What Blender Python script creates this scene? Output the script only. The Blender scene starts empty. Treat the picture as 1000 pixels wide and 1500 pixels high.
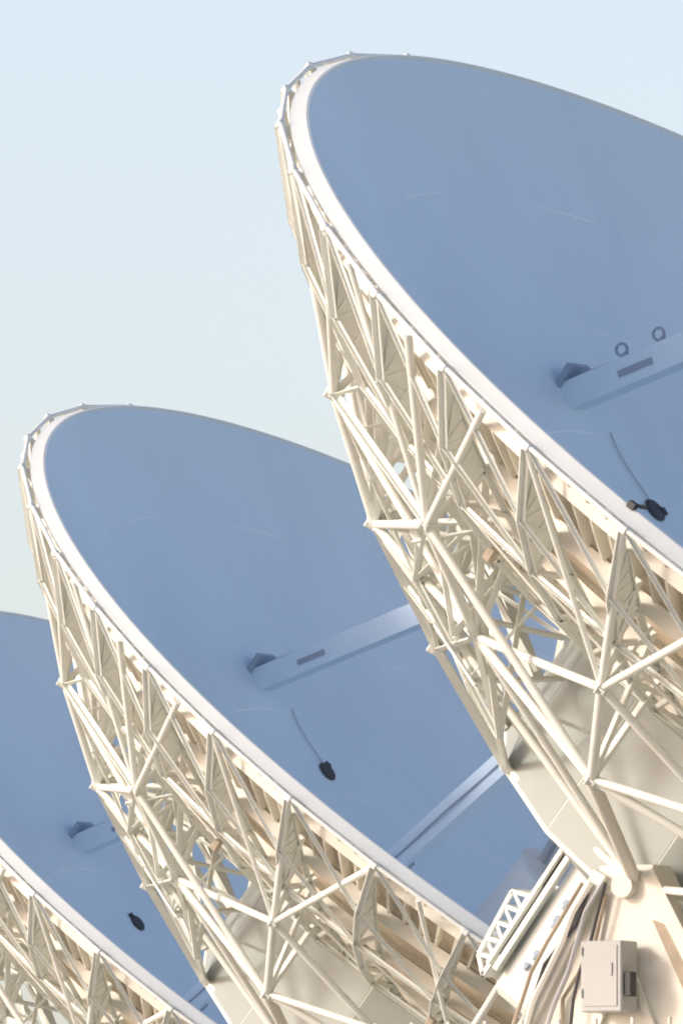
import bpy, bmesh, math, random
from mathutils import Vector, Matrix
random.seed(7)
PI = math.pi
sc = bpy.context.scene
COL = sc.collection

# ------------------------------------------------------------------ camera
cam = bpy.data.cameras.new('camera')
cam.sensor_fit = 'HORIZONTAL'; cam.sensor_width = 36.0; cam.lens = 36.0 * 30.0
cam.clip_start = 1.0; cam.clip_end = 60000.0
camo = bpy.data.objects.new('camera', cam); COL.objects.link(camo)
camo.location = (0, 0, 1.7)
camo.rotation_euler = (math.radians(90 + 3.70997), 0, 0)
sc.camera = camo

# ------------------------------------------------------------------ sky, sun, exposure
SUN_AZ, SUN_EL = -108.0, 24.5
w = bpy.data.worlds.new('World'); sc.world = w; w.use_nodes = True
nt = w.node_tree
sky = nt.nodes.new('ShaderNodeTexSky'); sky.sky_type = 'NISHITA'; sky.sun_disc = False
sky.sun_elevation = math.radians(SUN_EL); sky.sun_rotation = math.radians(SUN_AZ)
sky.air_density = 0.72; sky.dust_density = 2.5; sky.ozone_density = 2.0; sky.altitude = 400
bg = nt.nodes['Background']; bg.inputs[1].default_value = 0.15
wb = nt.nodes.new('ShaderNodeMixRGB'); wb.blend_type = 'MULTIPLY'; wb.inputs['Fac'].default_value = 1; wb.inputs['Color2'].default_value = (1.17, .945, .81, 1)
nt.links.new(sky.outputs[0], wb.inputs['Color1']); nt.links.new(wb.outputs[0], bg.inputs[0])
sun = bpy.data.lights.new('sun', 'SUN'); sun.energy = 1.2; sun.angle = math.radians(10); sun.color = (1.0, 1.0, 0.92)
suno = bpy.data.objects.new('sun', sun); COL.objects.link(suno)
sd = Vector((math.sin(math.radians(SUN_AZ)) * math.cos(math.radians(SUN_EL)),
             math.cos(math.radians(SUN_AZ)) * math.cos(math.radians(SUN_EL)), math.sin(math.radians(SUN_EL))))
suno.rotation_euler = sd.to_track_quat('Z', 'Y').to_euler(); suno.location = (0, 0, 80)
sc.view_settings.view_transform = 'Standard'; sc.view_settings.look = 'None'
sc.view_settings.gamma = 1.0; sc.view_settings.use_curve_mapping = False
sc.view_settings.exposure = 0.93
sc.render.engine = 'CYCLES'; sc.cycles.filter_width = 2.0
sc.cycles.max_bounces = 8; sc.cycles.diffuse_bounces = 5

# ------------------------------------------------------------------ materials
def mat(name, col, rough=.55, metal=0.0, var=.06, vscale=.8, bump=.0, bscale=6, stain=None):
    m = bpy.data.materials.new(name); m.use_nodes = True; t = m.node_tree
    b = t.nodes['Principled BSDF']; b.inputs['Roughness'].default_value = rough; b.inputs['Metallic'].default_value = metal
    tc = t.nodes.new('ShaderNodeTexCoord')
    n = t.nodes.new('ShaderNodeTexNoise'); n.inputs['Scale'].default_value = vscale; n.inputs['Detail'].default_value = 6
    t.links.new(tc.outputs['Object'], n.inputs['Vector'])
    r = t.nodes.new('ShaderNodeValToRGB'); r.color_ramp.elements[0].position = .3; r.color_ramp.elements[1].position = .72
    r.color_ramp.elements[0].color = tuple(max(0, c * (1 - var * 1.6)) for c in col) + (1,)
    r.color_ramp.elements[1].color = tuple(min(1, c * (1 + var * .6)) for c in col) + (1,)
    t.links.new(n.outputs['Fac'], r.inputs['Fac']); out = r.outputs['Color']
    if stain:
        n2 = t.nodes.new('ShaderNodeTexNoise'); n2.inputs['Scale'].default_value = stain[1]; n2.inputs['Detail'].default_value = 8
        n2.inputs['Roughness'].default_value = .7
        g = t.nodes.new('ShaderNodeNewGeometry'); t.links.new(g.outputs['Position'], n2.inputs['Vector'])
        r2 = t.nodes.new('ShaderNodeValToRGB'); r2.color_ramp.elements[0].position = stain[2]; r2.color_ramp.elements[1].position = stain[2] + .2
        r2.color_ramp.elements[1].color = (stain[3],) * 3 + (1,); r2.color_ramp.elements[0].color = (0, 0, 0, 1)
        mx = t.nodes.new('ShaderNodeMixRGB'); t.links.new(n2.outputs['Fac'], r2.inputs['Fac']); t.links.new(r2.outputs['Color'], mx.inputs['Fac'])
        t.links.new(out, mx.inputs['Color1']); mx.inputs['Color2'].default_value = tuple(stain[0]) + (1,); out = mx.outputs['Color']
    t.links.new(out, b.inputs['Base Color'])
    if bump:
        nb = t.nodes.new('ShaderNodeTexNoise'); nb.inputs['Scale'].default_value = bscale; nb.inputs['Detail'].default_value = 5
        t.links.new(tc.outputs['Object'], nb.inputs['Vector'])
        bp = t.nodes.new('ShaderNodeBump'); bp.inputs['Strength'].default_value = bump; bp.inputs['Distance'].default_value = .02
        t.links.new(nb.outputs['Fac'], bp.inputs['Height']); t.links.new(bp.outputs['Normal'], b.inputs['Normal'])
    return m

RUST = (.34, .22, .12)
M_STEEL = mat('white_painted_steel', (.78, .80, .745), .5, var=.08, vscale=.6, stain=((.5, .40, .27), 1.1, .57, .4))
M_STEEL2 = mat('cream_painted_steel', (.72, .70, .62), .55, var=.09, stain=(RUST, 1.0, .60, .5))
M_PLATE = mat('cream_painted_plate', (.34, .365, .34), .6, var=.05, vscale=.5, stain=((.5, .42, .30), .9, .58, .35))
M_BACK = mat('weathered_panel_back', (.62, .55, .43), .6, var=.14, vscale=1.2, stain=(RUST, .9, .52, .6))
M_SKIRT = mat('white_rim_sheet', (.76, .79, .75), .45, var=.03)
M_GREY = mat('grey_cabinet_paint', (.42, .43, .42), .5, var=.05)
M_DARK = mat('dark_fitting', (.05, .05, .055), .6, var=.2)
M_BROWN = mat('brown_stain_and_shade_steel', (.40, .33, .24), .65, var=.2, vscale=2)  # brown fittings, and the painted shade on the near yoke arm
M_GALV = mat('galvanised_steel', (.55, .56, .57), .35, .6, var=.1)
M_SHADE = mat('blue_grey_foot_plate', (.32, .39, .48), .6)  # shade of the dark leg foot put into the colour
M_SLOT = mat('slot_in_shade', (.32, .38, .45), .6)  # shade inside the leg slot put into the colour
M_CONC = mat('concrete', (.36, .34, .31), .85, var=.15, vscale=1.5, bump=.3)

def dish_mat():
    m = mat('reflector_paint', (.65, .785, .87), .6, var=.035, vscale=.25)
    t = m.node_tree; b = t.nodes['Principled BSDF']
    tc = t.nodes.new('ShaderNodeTexCoord'); sp = t.nodes.new('ShaderNodeSeparateXYZ'); t.links.new(tc.outputs['Object'], sp.inputs[0])
    def M(op, a, c=None):
        n = t.nodes.new('ShaderNodeMath'); n.operation = op
        for i, v in enumerate((a, c)):
            if v is None: continue
            if isinstance(v, (int, float)): n.inputs[i].default_value = v
            else: t.links.new(v, n.inputs[i])
        return n.outputs[0]
    r = M('SQRT', M('ADD', M('POWER', sp.outputs[0], 2), M('POWER', sp.outputs[1], 2)))
    a = M('ARCTAN2', sp.outputs[1], sp.outputs[0])
    pr = M('ABSOLUTE', M('SUBTRACT', M('FRACT', M('DIVIDE', r, 1.78)), .5))
    rr = M('SUBTRACT', .5, pr)                       # 0 at the ring seams
    ring = M('LESS_THAN', rr, .006)
    pa = M('SUBTRACT', .5, M('ABSOLUTE', M('SUBTRACT', M('FRACT', M('MULTIPLY', a, 40 / (2 * PI))), .5)))
    arc = M('LESS_THAN', M('MULTIPLY', M('MULTIPLY', pa, r), 2 * PI / 40), .010)
    seam = M('MAXIMUM', ring, arc)
    src = b.inputs['Base Color'].links[0].from_socket
    # each panel has its own faint tone
    cb = t.nodes.new('ShaderNodeCombineXYZ'); t.links.new(M('FLOOR', M('DIVIDE', r, 1.78)), cb.inputs[0]); t.links.new(M('FLOOR', M('MULTIPLY', a, 40 / (2 * PI))), cb.inputs[1])
    wn = t.nodes.new('ShaderNodeTexWhiteNoise'); t.links.new(cb.outputs[0], wn.inputs['Vector'])
    tone = t.nodes.new('ShaderNodeMixRGB'); tone.blend_type = 'MULTIPLY'; t.links.new(src, tone.inputs['Color1']); tone.inputs['Color2'].default_value = (.972, .978, .984, 1)
    t.links.new(wn.outputs['Value'], tone.inputs['Fac'])
    # run-off streaks and chalky patches
    ns = t.nodes.new('ShaderNodeTexNoise'); ns.inputs['Scale'].default_value = 1.0; ns.inputs['Detail'].default_value = 5
    mp = t.nodes.new('ShaderNodeMapping'); mp.inputs['Scale'].default_value = (2.2, .25, .25); t.links.new(tc.outputs['Object'], mp.inputs[0]); t.links.new(mp.outputs[0], ns.inputs['Vector'])
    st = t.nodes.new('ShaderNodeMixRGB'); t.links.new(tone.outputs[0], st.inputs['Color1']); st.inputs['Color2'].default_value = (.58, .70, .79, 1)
    t.links.new(M('MULTIPLY', M('MAXIMUM', M('SUBTRACT', ns.outputs['Fac'], .5), 0), 1.3), st.inputs['Fac'])
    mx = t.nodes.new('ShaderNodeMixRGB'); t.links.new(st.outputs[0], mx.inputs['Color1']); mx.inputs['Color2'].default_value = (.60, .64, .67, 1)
    t.links.new(M('MULTIPLY', arc, .2), mx.inputs['Fac'])
    n3 = t.nodes.new('ShaderNodeTexNoise'); n3.inputs['Scale'].default_value = .5; t.links.new(tc.outputs['Object'], n3.inputs['Vector'])
    m2 = t.nodes.new('ShaderNodeMixRGB'); t.links.new(mx.outputs[0], m2.inputs['Color1']); m2.inputs['Color2'].default_value = (.88, .88, .88, 1)  # broken pale glint along the ring seams, painted into the colour
    t.links.new(M('MULTIPLY', ring, M('MAXIMUM', M('MULTIPLY', M('SUBTRACT', n3.outputs['Fac'], .48), 5), 0)), m2.inputs['Fac']); t.links.new(m2.outputs[0], b.inputs['Base Color'])
    return m
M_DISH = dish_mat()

# ------------------------------------------------------------------ mesh helpers (bmesh collectors)
def frame(d):
    d = d.normalized(); u = d.cross(Vector((0, 0, 1)))
    if u.length < .05: u = d.cross(Vector((0, 1, 0)))
    u.normalize(); return u, d.cross(u)

def loft(bm, rings, close=True, caps=True):
    vs = [[bm.verts.new(p) for p in r] for r in rings]; n = len(vs[0])
    for a, b in zip(vs, vs[1:]):
        for i in range(n if close else n - 1):
            j = (i + 1) % n; bm.faces.new((a[i], a[j], b[j], b[i]))
    if caps: bm.faces.new(vs[0][::-1]); bm.faces.new(vs[-1])
    return vs

def tube(bm, p, q, r, n=8, r2=None):
    p = Vector(p); q = Vector(q); u, v = frame(q - p); r2 = r if r2 is None else r2
    loft(bm, [[c + (u * math.cos(2 * PI * i / n) + v * math.sin(2 * PI * i / n)) * rad for i in range(n)] for c, rad in ((p, r), (q, r2))])

def path(bm, pts, r, n=6):
    pts = [Vector(p) for p in pts]; rings = []
    for i, p in enumerate(pts):
        d = pts[min(i + 1, len(pts) - 1)] - pts[max(i - 1, 0)]; u, v = frame(d)
        rings.append([p + (u * math.cos(2 * PI * k / n) + v * math.sin(2 * PI * k / n)) * r for k in range(n)])
    loft(bm, rings)

def bar(bm, p, q, a, b, up=(0, 0, 1)):
    """rectangular bar of width a (across up) and depth b (along up)"""
    p = Vector(p); q = Vector(q); d = (q - p).normalized(); u = d.cross(Vector(up))
    if u.length < .05: u = d.cross(Vector((0, 1, 0)))
    u.normalize(); v = d.cross(u)
    loft(bm, [[c + u * sx * a / 2 + v * sy * b / 2 for sx, sy in ((-1, -1), (1, -1), (1, 1), (-1, 1))] for c in (p, q)])

def angle_iron(bm, p, q, a, t=.014, up=(0, 0, 1)):
    """L section: two thin legs"""
    p = Vector(p); q = Vector(q); d = (q - p).normalized(); u = d.cross(Vector(up))
    if u.length < .05: u = d.cross(Vector((0, 1, 0)))
    u.normalize(); v = d.cross(u)
    prof = [(0, 0), (a, 0), (a, t), (t, t), (t, a), (0, a)]
    loft(bm, [[c + u * (x - a / 3) + v * (y - a / 3) for x, y in prof] for c in (p, q)])

def box(bm, lo, hi, bev=0):
    r = bmesh.ops.create_cube(bm, size=1.0)
    c = [(lo[i] + hi[i]) / 2 for i in range(3)]; s = [hi[i] - lo[i] for i in range(3)]
    for v in r['verts']: v.co = Vector((c[i] + v.co[i] * s[i] for i in range(3)))
    if bev:
        es = list({e for v in r['verts'] for e in v.link_edges})
        bmesh.ops.bevel(bm, geom=es, offset=bev, segments=1, affect='EDGES')

def revolve(bm, prof, n, phase=0.0, closed_profile=False):
    rings = []
    for r, z in prof: rings.append([(r * math.cos(phase + 2 * PI * i / n), r * math.sin(phase + 2 * PI * i / n), z) for i in range(n)])
    if closed_profile: rings.append(rings[0])
    vs = [[bm.verts.new(p) for p in r] for r in (rings[:-1] if closed_profile else rings)]
    if closed_profile: vs.append(vs[0])
    for a, b in zip(vs, vs[1:]):
        for i in range(n):
            j = (i + 1) % n; bm.faces.new((a[i], a[j], b[j], b[i]))
    return vs

def mesh(name, fill, m, smooth=False):
    bm = bmesh.new(); fill(bm)
    bmesh.ops.recalc_face_normals(bm, faces=bm.faces[:])
    me = bpy.data.meshes.new(name); bm.to_mesh(me); bm.free(); me.materials.append(m)
    if smooth: me.polygons.foreach_set('use_smooth', [True] * len(me.polygons))
    return me

def part(name, me, parent, mtx=None, label=None, kind=None):
    o = bpy.data.objects.new(name, me); COL.objects.link(o); o.parent = parent
    if mtx is not None: o.matrix_local = mtx
    if label: o['label'] = label
    if kind: o['kind'] = kind
    return o

UNIT_TUBE = {}
def strut(name, parent, p, q, r, m, D=None, label=None, kind='tube', local=Matrix()):
    """a straight member: shared unit mesh, stretched between two joints"""
    key = (kind, m.name)
    if key not in UNIT_TUBE:
        if kind == 'tube': f = lambda bm: tube(bm, (0, 0, 0), (0, 0, 1), 1, 10)
        elif kind == 'flat': f = lambda bm: box(bm, (-1, -.35, 0), (1, .35, 1))
        else: f = lambda bm: angle_iron(bm, (0, 0, 0), (0, 0, 1), 2, .28, (0, 1, 0))
        me = mesh(kind + '_member', f, m)
        if kind == 'tube':
            for pl in me.polygons: pl.use_smooth = len(pl.vertices) == 4
        UNIT_TUBE[key] = me
    p = Vector(p); q = Vector(q); d = q - p
    radial = Vector((p.x + q.x, p.y + q.y, 0)) if kind != 'tube' else Vector((0, 0, 1))
    if radial.length < .05: radial = Vector((0, 0, 1))
    z = d.normalized(); x = z.cross(radial.normalized())
    if x.length < .05: x = z.cross(Vector((0, 1, 0)))
    if x.length < .05: x = z.cross(Vector((1, 0, 0)))
    x.normalize(); y = z.cross(x)
    R = Matrix((x, y, z)).transposed().to_4x4()
    M = Matrix.Translation(p) @ R @ Matrix.Diagonal((r, r, d.length, 1))
    return part(name, UNIT_TUBE[key], parent, local @ M, label)

def finish(o, label, cat, group=None):
    o['label'] = label; o['category'] = cat
    if group: o['group'] = group

# ------------------------------------------------------------------ ground
def ground_mat():
    m = mat('dry_grass_soil', (.50, .46, .38), .95, var=.3, vscale=.05, bump=.4, bscale=2, stain=((.38, .36, .27), .08, .48, .7))
    return m
g = bpy.data.objects.new('ground', mesh('ground', lambda bm: bmesh.ops.create_grid(bm, x_segments=8, y_segments=8, size=20000), ground_mat()))
COL.objects.link(g); g['kind'] = 'structure'; g['label'] = 'flat dry grassland plain'

# ------------------------------------------------------------------ the antenna (dish coordinates: z = axis, origin = centre of the rim)
EL = math.radians(52.714); H_B = 15.307        # elevation of the axis, height of the elevation bearings
BY, BZ = -.07, -6.22                             # bearing axis in dish coordinates
se, ce = math.sin(EL), math.cos(EL)
D = Matrix(((1, 0, 0, 0), (0, se, -ce, 0), (0, ce, se, 0), (0, 0, 0, 1)))
D = Matrix.Translation((0, 0, H_B)) @ D @ Matrix.Translation((0, -BY, -BZ))
FOC = 9.0
def zs(r): return r * r / (4 * FOC) - 12.5 * 12.5 / (4 * FOC)      # reflector surface
def pol(r, deg, z): return Vector((r * math.cos(math.radians(deg)), r * math.sin(math.radians(deg)), z))
def rotz(deg): return Matrix.Rotation(math.radians(deg), 4, 'Z')

OFF = 1.6                                     # the trusses stand one degree off the elevation axis
def build_antenna():
    A = bpy.data.objects.new('radio_telescope', None); COL.objects.link(A)
    # --- reflector: a solid shell, painted panels on the front
    def f(bm):
        prof = [(max(.05, 12.5 * i / 30), zs(12.5 * i / 30)) for i in range(31)]
        revolve(bm, prof, 160)
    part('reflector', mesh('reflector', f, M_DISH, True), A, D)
    def f(bm):
        prof = [(max(.05, 12.46 * i / 24), zs(12.46 * i / 24) - .07) for i in range(25)]
        revolve(bm, prof, 160)
    part('panel_backing', mesh('panel_backing', f, M_BACK, True), A, D)
    # rim skirt: sheet running outward and a little back from the edge of the panels
    part('rim_skirt', mesh('rim_skirt', lambda bm: revolve(bm, [(12.46, -.04), (12.47, .03), (12.51, .02), (12.67, -.14), (12.67, -.18), (12.48, -.06)], 160, closed_profile=True), M_SKIRT), A, D)
    # --- rim ring: 40 straight tubes and their gussets
    gus = mesh('gusset', lambda bm: (box(bm, (-.055, -.07, -.07), (.055, .07, .045), .012), box(bm, (-.30, -.03, -.12), (-.05, .03, .02))), M_STEEL)
    for i in range(40):
        a = 9 * i + OFF
        strut('rim_tube', A, pol(12.81, a, -.20), pol(12.81, a + 9, -.20), .042, M_STEEL, local=D)
        part('rim_gusset', gus, A, D @ Matrix.Translation(pol(12.81, a, -.20)) @ rotz(a))
    # --- panel stiffeners on the back of the outer two panel rows
    def f(bm):
        for r0, r1 in ((12.42, 11.7), (11.7, 10.95)):
            bar(bm, (r0, 0, zs(r0) - .17), (r1, 0, zs(r1) - .17), .05, .2)
    st_o = mesh('panel_stiffener', f, M_STEEL2)
    for i in range(200): part('panel_stiffener', st_o, A, D @ rotz(1.8 * i + .9))
    # hoops under the panel seams
    for r, dz, t in ((12.3, .30, .10), (10.9, .32, .13), (9.1, .32, .12), (7.3, .30, .10), (5.5, .3, .1)):
        z = zs(r) - dz
        part('panel_hoop', mesh('panel_hoop', lambda bm: revolve(bm, [(r - t / 2, z - t), (r + t / 2, z - t), (r + t / 2, z + t), (r - t / 2, z + t)], 80, closed_profile=True), M_STEEL2), A, D)
    # --- 40 light ribs that follow the shell
    TOP = [12.35, 11.6, 10.9, 10.0, 9.1, 8.2, 7.3, 6.4, 5.5]
    BOT = [(12.81, -.25), (11.9, -1.35), (10.9, -2.1), (9.7, -2.7), (8.5, -3.15), (7.1, -3.55), (5.6, -3.95)]
    def chord(bm):
        for (r0, z0), (r1, z1) in zip(BOT, BOT[1:]): angle_iron(bm, (r0, 0, z0), (r1, 0, z1), .10, .02)
        for r0, r1 in zip(TOP, TOP[1:]): angle_iron(bm, (r0, 0, zs(r0) - .45), (r1, 0, zs(r1) - .45), .09, .02)
        w = [(12.35, 1), (11.6, 1), (10.9, 1), (10.9, 2), (10.0, 2), (9.1, 2), (9.1, 3), (8.2, 3), (8.2, 4), (7.3, 4), (7.3, 5), (6.4, 5), (5.5, 5), (5.5, 6)]
        for r, k in w: angle_iron(bm, (r, 0, zs(r) - .45), (BOT[k][0], 0, BOT[k][1]), .075, .015)
    rib = mesh('rib', chord, M_STEEL)
    def web(bm):
        t = .008; q = [(12.74, -.27), (12.3, zs(12.3) - .42), (11.6, zs(11.6) - .47), (10.9, zs(10.9) - .47), (10.85, -2.05), (11.88, -1.32)]
        loft(bm, [[(r, y, z) for r, z in q] for y in (-t, t)])
        for r0, z0 in ((11.9, -1.3), (11.4, -1.66)): box(bm, (r0 - .03, -.03, z0), (r0 + .03, .03, zs(r0) - .47))
    webm = mesh('rib_web', web, M_STEEL)
    for i in range(40): part('rib', rib, A, D @ rotz(9 * i + OFF))
    for i in range(40): part('rib_web', webm, A, D @ rotz(9 * i + OFF + .01))
    # lacing between the light ribs
    for i in range(40):
        a = 9 * i + OFF
        strut('lacing_bar', A, pol(11.9, a, -1.35), pol(10.9, a + 9, -2.1), .030, M_STEEL, kind='angle', local=D)
        strut('lacing_bar', A, pol(9.7, a + 9, -2.7), pol(10.9, a, -2.1), .030, M_STEEL, kind='angle', local=D)
        strut('hoop_bar', A, pol(10.9, a, -2.1), pol(10.9, a + 9, -2.1), .035, M_STEEL, kind='angle', local=D)
        strut('hoop_bar', A, pol(8.5, a, -3.15), pol(8.5, a + 9, -3.15), .035, M_STEEL, kind='angle', local=D)
        strut('lacing_bar', A, pol(8.5, a, -3.15), pol(7.1, a + 9, -3.55), .030, M_STEEL, kind='angle', local=D)
        strut('rim_brace', A, pol(12.81, a, -.20), pol(11.9, a + 9, -1.35), .03, M_STEEL, kind='angle', local=D)
    # --- 16 main trusses: rim, knee, low node, drum
    MID, LOW, INN, DRM = (10.45, -2.85), (8.85, -4.28), (7.0, -5.5), (5.1, -6.6)
    gp = mesh('node_plate', lambda bm: (box(bm, (-.14, -.015, -.10), (.14, .015, .10), .012), box(bm, (-.12, -.13, -.012), (.12, .13, .012), .01), tube(bm, (0, -.10, 0), (0, .10, 0), .08, 10)), M_STEEL)
    off = lambda a: min(abs((a - c + 180) % 360 - 180) for c in (0, 180))     # degrees away from the elevation axis
    low = lambda a: (8.45, -4.18) if 10 < off(a) < 30 else ((9.0, -4.38) if off(a) < 10 else LOW)
    for k in range(16):
        a = 22.5 * k + OFF
        T = bpy.data.objects.new('main_truss', None); COL.objects.link(T); T.parent = A; T.matrix_local = D @ rotz(a)
        P = lambda q: (q[0], 0, q[1])
        strut('chord', T, (12.77, 0, -.26), P(MID), .065, M_STEEL)
        LW = low(a); open_bay = off(a) < 30                # the bearing frame takes over on both sides
        strut('chord', T, P(MID), P(LW), .075, M_STEEL)
        if not open_bay:
            strut('chord', T, P(LW), P(INN), .18, M_STEEL, kind='flat')
            strut('chord', T, P(INN), P(DRM), .18, M_STEEL, kind='flat')
        for b, r in ((MID, 11.4), (MID, 10.2), (LW, 10.0), (LW, 8.9)) if open_bay else ((MID, 11.4), (MID, 10.2), (LOW, 10.0), (LOW, 8.9), (LOW, 7.7), (INN, 7.9), (INN, 6.8)):
            strut('web_strut', T, P(b), (r, 0, zs(r) - .3), .06, M_STEEL, kind='angle')
        for n in (MID, LW) if open_bay else (MID, LW, INN): part('node_plate', gp, T, Matrix.Translation(P(n)))
        b = a + 22.5
        # tubes from truss to truss
        strut('ring_tube', A, pol(*_(low(a), a)), pol(*_(low(b), b)), .07, M_STEEL, local=D)
        strut('diagonal_tube', A, pol(*_(MID, a)), pol(*_(low(b), b)), .065, M_STEEL, local=D)
        strut('diagonal_tube', A, pol(*_(MID, b)), pol(*_(low(a), a)), .065, M_STEEL, local=D)
        strut('rim_diagonal', A, pol(*_(MID, a)), pol(12.77, a + 9, -.26), .06, M_STEEL, local=D)
        strut('rim_diagonal', A, pol(*_(MID, b)), pol(12.77, b - 9, -.26), .045, M_STEEL, local=D)
        if off(a) > 30 or off(b) > 30:
            strut('inner_ring', A, pol(*_(INN, a)) if off(a) > 30 else pol(*_(low(a), a)), pol(*_(INN, b)) if off(b) > 30 else pol(*_(low(b), b)), .05, M_STEEL, kind='angle', local=D)
        if off(a) > 30 and off(b) > 30: strut('inner_diagonal', A, pol(*_(low(a), a)), pol(*_(DRM, b)), .06, M_STEEL, kind='angle', local=D)
        if not any(abs((a + 11.25 - c + 180) % 360 - 180) < 24 for c in (0, 180)):
            strut('inner_diagonal', A, pol(*_(low(b), b)), pol(*_(DRM, a)), .06, M_STEEL, kind='angle', local=D)
            for r, nd, w in ((9.1, INN, .055), (7.3, INN, .05), (7.3, LOW, .05), (10.6, LOW, .05), (10.6, MID, .04)):
                strut('shell_brace', A, pol(*_(nd, a)), pol(r, a + 11.25, zs(r) - .3), w, M_STEEL, kind='angle', local=D)
                strut('shell_brace', A, pol(*_(nd, b)), pol(r, a + 11.25, zs(r) - .3), w, M_STEEL, kind='angle', local=D)
            h = pol(8.66, a + 11.25, -4.26)
            for r, da in ((10.0, 11.25), (8.9, 5), (8.9, 17.5), (7.9, 11.25), (6.6, 11.25)):
                strut('shell_brace', A, h, pol(r, a + da, zs(r) - .35), .045, M_STEEL, kind='angle', local=D)
            for p0, p1 in ((pol(9.7, a + 6, -3.5), pol(8.9, a + 1, zs(8.9) - .35)), (pol(9.7, a + 17, -3.5), pol(8.9, a + 21, zs(8.9) - .35)), (h, pol(10.45, a, -2.85)), (h, pol(10.45, b, -2.85)),
                           (h, pol(7.0, a, -5.5)), (h, pol(7.0, b, -5.5)), (pol(7.0, a + 11.25, -5.35), pol(7.3, a + 3, zs(7.3) - .35)), (pol(7.0, a + 11.25, -5.35), pol(7.3, a + 19, zs(7.3) - .35)),
                           (pol(7.0, a + 11.25, -5.35), pol(5.1, a, -5.0)), (pol(7.0, a + 11.25, -5.35), pol(5.1, b, -5.0)), (pol(8.0, a, -4.85), pol(8.0, a + 11.25, -4.75)), (pol(8.0, b, -4.85), pol(8.0, a + 11.25, -4.75))):
                strut('fine_strut', A, p0, p1, .032, M_STEEL, kind='angle', local=D)
            strut('inner_diagonal', A, h, pol(5.3, a + 11.25, -5.9), .05, M_STEEL, kind='angle', local=D)
            strut('ring_bar', A, pol(*_(MID, a)), pol(*_(MID, b)), .05, M_STEEL, kind='angle', local=D)
        if off(a) > 30 or off(b) > 30:
            strut('shell_brace', A, pol(*_(low(a), a)), pol(9.1, b, zs(9.1) - .3), .05, M_STEEL, kind='angle', local=D)
    # --- hub drum: faceted plates
    prof = [(4.95, -3.8), (5.05, -6.62), (3.5, -7.25), (2.4, -7.4)]
    n = 16
    for j in range(3):
        def f(bm, j=j):
            (r0, z0), (r1, z1) = prof[j], prof[j + 1]
            h = math.radians(11.25) ; e = .012
            q = [(r0, -h, z0), (r0, h, z0), (r1, h, z1), (r1, -h, z1)]
            o = [Vector((r * math.cos(t * .995), r * math.sin(t * .995), z)) for r, t, z in q]
            nrm = (o[1] - o[0]).cross(o[2] - o[0]).normalized() * .05
            loft(bm, [[p for p in o], [p - nrm for p in o]])
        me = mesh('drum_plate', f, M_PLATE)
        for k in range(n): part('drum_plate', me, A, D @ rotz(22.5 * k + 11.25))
    for k in range(n):
        a = 22.5 * k
        strut('drum_seam_bar', A, pol(4.96, a, -3.85), pol(5.06, a, -6.64), .035, M_STEEL, local=D)
        strut('drum_seam_bar', A, pol(5.06, a, -6.64), pol(3.5, a, -7.27), .035, M_STEEL, local=D)
        strut('drum_edge_bar', A, pol(5.07, a, -6.64), pol(5.07, a + 22.5, -6.64), .05, M_STEEL, local=D)
    # --- frame from the main nodes to the two elevation bearings
    for s in (-1, 1):
        B = Vector((s * 5.35, BY, BZ)); base = 180 if s < 0 else 0
        for da, r, m in ((-44, .065, M_STEEL), (-21.5, .06, M_STEEL), (1, .10, M_STEEL2), (23.5, .06, M_STEEL), (46, .065, M_STEEL)):
            strut('bearing_leg', A, B, pol(low(base + da)[0], base + da + OFF - 1, low(base + da)[1]), r, m, local=D)
        for da in (-66.5, -44, 46, 68.5):
            strut('bearing_brace', A, B, pol(5.1, base + da, -6.6), .06, M_STEEL2 if abs(da) < 30 else M_STEEL, local=D)
        strut('bearing_brace', A, B, pol(4.2, base - 40, -6.95), .07, M_STEEL, local=D)
        strut('bearing_brace', A, B, pol(4.2, base + 40, -6.95), .07, M_STEEL, local=D)
        part('bearing_housing', mesh('bearing_housing', lambda bm: (tube(bm, (s * 4.9, BY, BZ), (s * 5.85, BY, BZ), .17, 20), tube(bm, (s * 5.18, BY, BZ), (s * 5.5, BY, BZ), .27, 20)), M_STEEL2), A, D)
    # --- cabin behind the drum
    cab = part('rear_cabin', mesh('rear_cabin', lambda bm: (box(bm, (-2.7, -1.6, -9.62), (2.7, 2.30, -7.15), .12), box(bm, (-2.2, -1.2, -10.6), (2.2, 1.85, -9.62), .05)), M_STEEL), A, D)
    for y, h in ((2.47, .06), (2.32, .08)):
        part('cabin_rail', mesh('cabin_rail', lambda bm: box(bm, (-2.84, y - h / 2, -9.3), (-2.703, y + h / 2, -6.95)), M_STEEL), cab)
    part('cabin_slot', mesh('cabin_slot', lambda bm: box(bm, (-2.76, 2.365, -9.1), (-2.69, 2.435, -6.95)), M_DARK), cab)
    for i, (z, l, y) in enumerate(((-9.05, .12, 1.93), (-8.85, .16, 1.9), (-8.30, .22, 1.93), (-7.98, .16, 1.95), (-9.32, .3, 1.35))):
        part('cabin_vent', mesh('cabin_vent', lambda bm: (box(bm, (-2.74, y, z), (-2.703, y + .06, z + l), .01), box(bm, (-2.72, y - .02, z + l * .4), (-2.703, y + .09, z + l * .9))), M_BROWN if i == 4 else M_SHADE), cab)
    part('cabin_door', mesh('cabin_door', lambda bm: box(bm, (-2.735, .1, -9.2), (-2.703, 1.2, -8.3), .01), M_PLATE), cab)
    part('cabin_cable', mesh('cabin_cable', lambda bm: path(bm, [(-2.78, 1.05 - .1 * math.sin(t * .9), -7.1 - t * .3) for t in range(9)], .035), M_DARK), cab)
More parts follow.
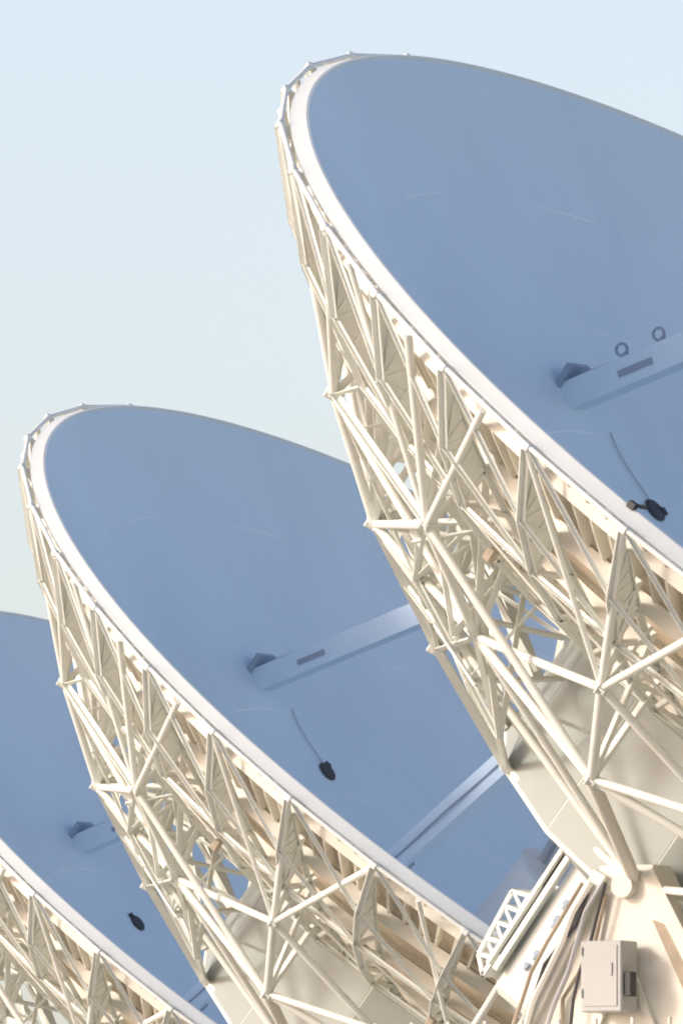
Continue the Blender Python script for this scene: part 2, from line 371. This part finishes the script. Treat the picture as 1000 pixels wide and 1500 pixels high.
    # gallery with an open lattice on the upper side of the cabin
    def f(bm):
        for x in (-2.75, -2.2):
            bar(bm, (x, 2.46, -9.5), (x, 2.46, -7.9), .06, .07); bar(bm, (x, 2.70, -9.3), (x, 2.80, -8.25), .06, .06)
            bar(bm, (x, 2.46, -9.5), (x, 2.70, -9.3), .06, .06); bar(bm, (x, 2.80, -8.25), (x, 2.46, -8.1), .06, .06)
            for i in range(4):
                z = -9.3 + i * .27; h = 2.70 + i * .026
                bar(bm, (x, 2.46, z + .1), (x, h, z), .05, .06); bar(bm, (x, 2.46, z + .1), (x, h + .02, z + .26), .03, .05, (0, 1, 0.1))
        box(bm, (-2.75, 2.40, -9.5), (-2.2, 2.425, -7.9))
        for i in range(5): box(bm, (-2.75, 2.7 + i * .022, -9.3 + i * .26), (-2.2, 2.74 + i * .022, -9.26 + i * .26))
    part('cabin_gallery', mesh('cabin_gallery', f, M_STEEL), A, D)
    # --- quadripod, subreflector, feed tower
    SUB = 7.0
    for k in range(4):
        a = 90 * k + 90
        L = bpy.data.objects.new('quadripod_leg', None); COL.objects.link(L); L.parent = A; L.matrix_local = D @ rotz(a)
        p = Vector((7.75, 0, zs(7.7) - .08)); q = Vector((1.1, 0, SUB)); d = (q - p).normalized()
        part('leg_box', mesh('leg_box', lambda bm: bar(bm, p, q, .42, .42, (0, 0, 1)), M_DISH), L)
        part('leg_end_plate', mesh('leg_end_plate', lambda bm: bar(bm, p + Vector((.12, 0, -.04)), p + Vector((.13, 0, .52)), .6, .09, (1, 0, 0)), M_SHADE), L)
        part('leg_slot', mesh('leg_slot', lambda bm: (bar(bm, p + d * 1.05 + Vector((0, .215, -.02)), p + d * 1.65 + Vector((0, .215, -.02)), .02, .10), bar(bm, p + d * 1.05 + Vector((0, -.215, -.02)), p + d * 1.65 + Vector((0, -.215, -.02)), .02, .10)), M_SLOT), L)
        up = Vector((-d.z, 0, d.x)); up = up if up.z > 0 else -up
        for s in (1.1, 1.75):
            def f(bm, s=s):
                c = p + d * s + up * .37
                path(bm, [c + (d * math.cos(t) + up * math.sin(t)) * .13 * .7 for t in [2 * PI * i / 14 for i in range(15)]], .024)
                box(bm, tuple(p + d * s + up * .20 + Vector((-.06, -.07, -.02))), tuple(p + d * s + up * .20 + Vector((.06, .07, .10))))
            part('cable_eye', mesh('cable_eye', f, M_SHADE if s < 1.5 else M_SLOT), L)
        cp = [p + d * t + up * (.235 + .02 * math.sin(t * 3)) for t in [.5 + .35 * i for i in range(26)]]
        part('leg_cable', mesh('leg_cable', lambda bm: path(bm, cp, .022), M_SLOT), L)
    part('subreflector', mesh('subreflector', lambda bm: revolve(bm, [(.02, 5.4), (.6, 5.5), (1.2, 5.8), (1.25, 5.95), (.8, 6.3), (.6, 7.2), (.02, 7.2)], 40), M_SKIRT, True), A, D)
    part('apex_ring', mesh('apex_ring', lambda bm: revolve(bm, [(1.0, 6.8), (1.35, 6.8), (1.35, 7.2), (1.0, 7.2)], 24, closed_profile=True), M_STEEL), A, D)
    tw = part('feed_tower', mesh('feed_tower', lambda bm: revolve(bm, [(1.5, -4.4), (1.2, -1.9), (1.25, -1.8), (.02, -1.78)], 32), M_SKIRT), A, D)
    for i in range(8):
        a = 45 * i + 20
        part('feed_horn', mesh('feed_horn', lambda bm: revolve(bm, [(.1, -1.8), (.12, -1.2), (.26 + .05 * (i % 3), -.9 + .15 * (i % 2)), (.22, -.88), (.05, -1.3)], 16), M_GALV), tw, Matrix.Translation(pol(.85, a, 0)))
    # hatch in the reflector and the cable that runs to it
    c = pol(5.85, 84.5, zs(5.85) + .03)
    nrm = Vector((-c.x / 18, -c.y / 18, 1)).normalized()
    hq = nrm.to_track_quat('Z', 'Y').to_matrix().to_4x4()
    part('access_hatch', mesh('access_hatch', lambda bm: (revolve(bm, [(.02, .03), (.17, .03), (.2, 0)], 18), box(bm, (.1, -.06, -.02), (.26, .06, .03))), M_DARK), A, D @ Matrix.Translation(c) @ hq)
    part('surface_cable', mesh('surface_cable', lambda bm: path(bm, [pol(r, 85 + .8 * math.sin(r * 3), zs(r) + .03) for r in [6.05 + .1 * i for i in range(12)]], .011), M_GALV), A, D)
    part('rim_bracket', mesh('rim_bracket', lambda bm: (box(bm, (12.44, -.06, 0), (12.56, .06, .10)), bar(bm, (12.5, 0, .06), (12.4, .16, .13), .05, .05))  , M_DARK), A, D @ rotz(180.6))
    # small lamps / junction boxes on the near trusses
    for a, r, z in ((170, 11.3, -2.2), (196, 10.8, -2.5), (10, 11.3, -2.2)):
        q = pol(r, a, z)
        part('junction_box', mesh('junction_box', lambda bm: box(bm, (-.08, -.07, -.1), (.08, .07, .1), .02), M_BROWN), A, D @ Matrix.Translation(q))

    # --- yoke: two triangular arms up to the bearings
    for s in (-1, 1):
        def f(bm):
            x0, x1 = s * 5.15, s * 5.7
            out = [(-.42, H_B + .3), (.42, H_B + .3), (4.6, 8.2), (4.6, 7.2), (-4.6, 7.2), (-4.6, 8.2)]
            loft(bm, [[(x, y, z) for y, z in out] for x in (x0, x1)])
        arm = part('yoke_arm', mesh('yoke_arm', f, M_STEEL2), A)
        def f(bm):
            x = s * 5.75
            for y in (-1, 1):
                bar(bm, (x, y * .38, H_B + .2), (x, y * 4.5, 8.2), .12, .22, (0, 1, 0)); bar(bm, (x, y * .1, H_B - 1.2), (x, y * 2.6, 8.4), .08, .1, (0, 1, 0))
            bar(bm, (x, -2.2, 11.3), (x, 2.2, 11.3), .1, .16, (1, 0, 0))
        part('arm_flange', mesh('arm_flange', f, M_STEEL2), arm)
        def f(bm):
            x = s * 5.85
            path(bm, [(x, .5 * 1, H_B + .05), (x, .75, H_B - .55), (x, 1.25, H_B - 1.1), (x, 1.55, H_B - 1.9), (x, 1.6, 9.0)], .03)
        part('arm_pipe', mesh('arm_pipe', f, M_DARK), arm)
        def f(bm):
            x = s * 5.77
            path(bm, [(x, .3, H_B - .1), (x, .5, H_B - .9), (x, 1.0, H_B - 1.6), (x, 1.2, 9.0)], .03)
        part('arm_pipe', mesh('arm_pipe', f, M_BROWN), arm)
    def f(bm):
        for y0, y1, z0, z1 in ((-.18, .36, H_B - 1.74, H_B - .87),): box(bm, (-6.315, y0, z0), (-6.298, y1, z1), .004)
        for z in (H_B - 1.55, H_B - .95): tube(bm, (-6.315, .39, z - .06), (-6.315, .39, z + .06), .02, 8)
        box(bm, (-6.335, -.11, H_B - 1.3), (-6.31, -.07, H_B - 1.12), .005)
    # clutter between the cabin and the near arm: conduits, clamps, brown and tan panels painting the arm's shadow side
    for i, (y0, y1, r, m) in enumerate(((.30, 1.35, .035, M_GALV), (.45, 1.75, .05, M_STEEL2), (.2, .95, .025, M_DARK), (.60, 2.0, .03, M_BROWN))):
        pts = [(-5.85 - .02 * i, y0 + (y1 - y0) * (t / 6) ** .8 + .04 * math.sin(t * 1.7 + i), H_B + .05 - t * .42) for t in range(8)]
        part('conduit', mesh('conduit', lambda bm: path(bm, pts, r), m), A)
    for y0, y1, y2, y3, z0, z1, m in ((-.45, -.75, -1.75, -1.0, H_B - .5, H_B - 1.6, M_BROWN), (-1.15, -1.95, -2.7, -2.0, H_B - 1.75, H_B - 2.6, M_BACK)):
        part('arm_shade_panel', mesh('arm_shade_panel', lambda bm: loft(bm, [[(x, y0, z0), (x, y1, z0 - .1), (x, y2, z1), (x, y3, z1)] for x in (-5.75, -5.702)]), m), A)
    cb = part('control_cabinet', mesh('control_cabinet', lambda bm: box(bm, (-6.3, -.25, H_B - 1.82), (-5.82, .42, H_B - .80), .02), M_GREY), A)
    part('cabinet_door', mesh('cabinet_door', f, M_GREY), cb)
    part('cabinet_handle', mesh('cabinet_handle', lambda bm: box(bm, (-6.25, -.37, H_B - 1.6), (-6.07, -.27, H_B - 1.25), .01), M_DARK), cb)
    part('maintenance_deck', mesh('maintenance_deck', lambda bm: [box(bm, (-7.2, -3.4, H_B - 2.18), (-5.8, 3.4, H_B - 2.1))] + [tube(bm, (-7.15, -3.3 + i * .6, H_B - 2.1), (-7.15, -3.3 + i * .6, H_B - 1.95), .03) for i in range(12)], M_STEEL2), A)
    # pedestal
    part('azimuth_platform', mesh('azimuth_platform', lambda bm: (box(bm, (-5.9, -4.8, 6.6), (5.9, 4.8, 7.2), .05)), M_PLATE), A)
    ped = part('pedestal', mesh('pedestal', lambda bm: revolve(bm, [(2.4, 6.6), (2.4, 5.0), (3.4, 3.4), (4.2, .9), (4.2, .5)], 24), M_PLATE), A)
    part('pedestal_door', mesh('pedestal_door', lambda bm: box(bm, (-4.25, -.45, .9), (-3.4, .45, 2.9), .02), M_GREY), ped)
    for k in range(3):
        a = 120 * k + 30; q = pol(6.6, a, 0)
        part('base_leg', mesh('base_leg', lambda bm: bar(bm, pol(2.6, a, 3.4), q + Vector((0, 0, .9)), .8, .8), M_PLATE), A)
        part('foundation_pier', mesh('foundation_pier', lambda bm: box(bm, tuple(q + Vector((-.9, -.9, -.5))), tuple(q + Vector((.9, .9, .6))), .04), M_CONC), A)
    part('access_ladder', mesh('access_ladder', lambda bm: [tube(bm, (-6.6, y, 7.2), (-6.6, y, H_B - 2.1), .03, 6) for y in (-2.6, -2.1)] + [tube(bm, (-6.6, -2.6, 7.4 + .3 * i), (-6.6, -2.1, 7.4 + .3 * i), .015, 6) for i in range(19)], M_GALV), A)
    return A

def _(p, a): return (p[0], a, p[1])

EX = Vector((.494475, .869190, 0))
ANG = math.atan2(EX.y, EX.x)
AXH = Vector((.526551, -.299555, 0))
CEN = [(10.1171, 295.7362), (5.26725, 369.4250), (1.19345, 431.3225)]
# bearing centre = rim centre + .6*ey - 6.7*axis ; its horizontal part gives the antenna base
def base(c):
    fh = AXH.normalized(); off = fh * (-se * BY + ce * BZ)
    return (c[0] + off.x, c[1] + off.y, 0)

A0 = build_antenna()
def copy_tree(o, parent=None):
    c = o.copy(); COL.objects.link(c)
    if parent is not None:
        c.parent = parent
    for ch in KIDS.get(o.name, []): copy_tree(ch, c)
    return c
KIDS = {}
for o in bpy.data.objects:
    if o.parent: KIDS.setdefault(o.parent.name, []).append(o)
ants = [A0, copy_tree(A0), copy_tree(A0)]
# small fittings differ from antenna to antenna
def under(o): return [c for c in bpy.data.objects if c.parent == o]
for n, a in enumerate(ants[1:]):
    for c in under(a):
        if c.name.startswith('junction_box'): c.matrix_basis = D @ rotz(4.5 + 9 * n) @ D.inverted() @ c.matrix_basis
        elif c.name.startswith('rim_bracket'): bpy.data.objects.remove(c)
        elif c.name.startswith('surface_cable') and n: bpy.data.objects.remove(c)
        elif c.name.startswith('access_hatch'): c.matrix_basis = c.matrix_basis @ rotz(50 + 70 * n)
        elif c.name.startswith('quadripod_leg'):
            for e in under(c):
                if e.name.startswith('cable_eye') and (n or random.random() < .5): bpy.data.objects.remove(e)
for o, c in zip(ants, CEN):
    o.location = base(c); o.rotation_euler = (0, 0, ANG)
finish(A0, 'nearest and largest white dish antenna at right, cropped by the right edge', 'radio telescope', 'dish antennas standing in a row')
finish(ants[1], 'middle white dish antenna, standing behind the nearest one', 'radio telescope', 'dish antennas standing in a row')
finish(ants[2], 'farthest dish antenna at lower left, mostly cut off by the left edge', 'radio telescope', 'dish antennas standing in a row')
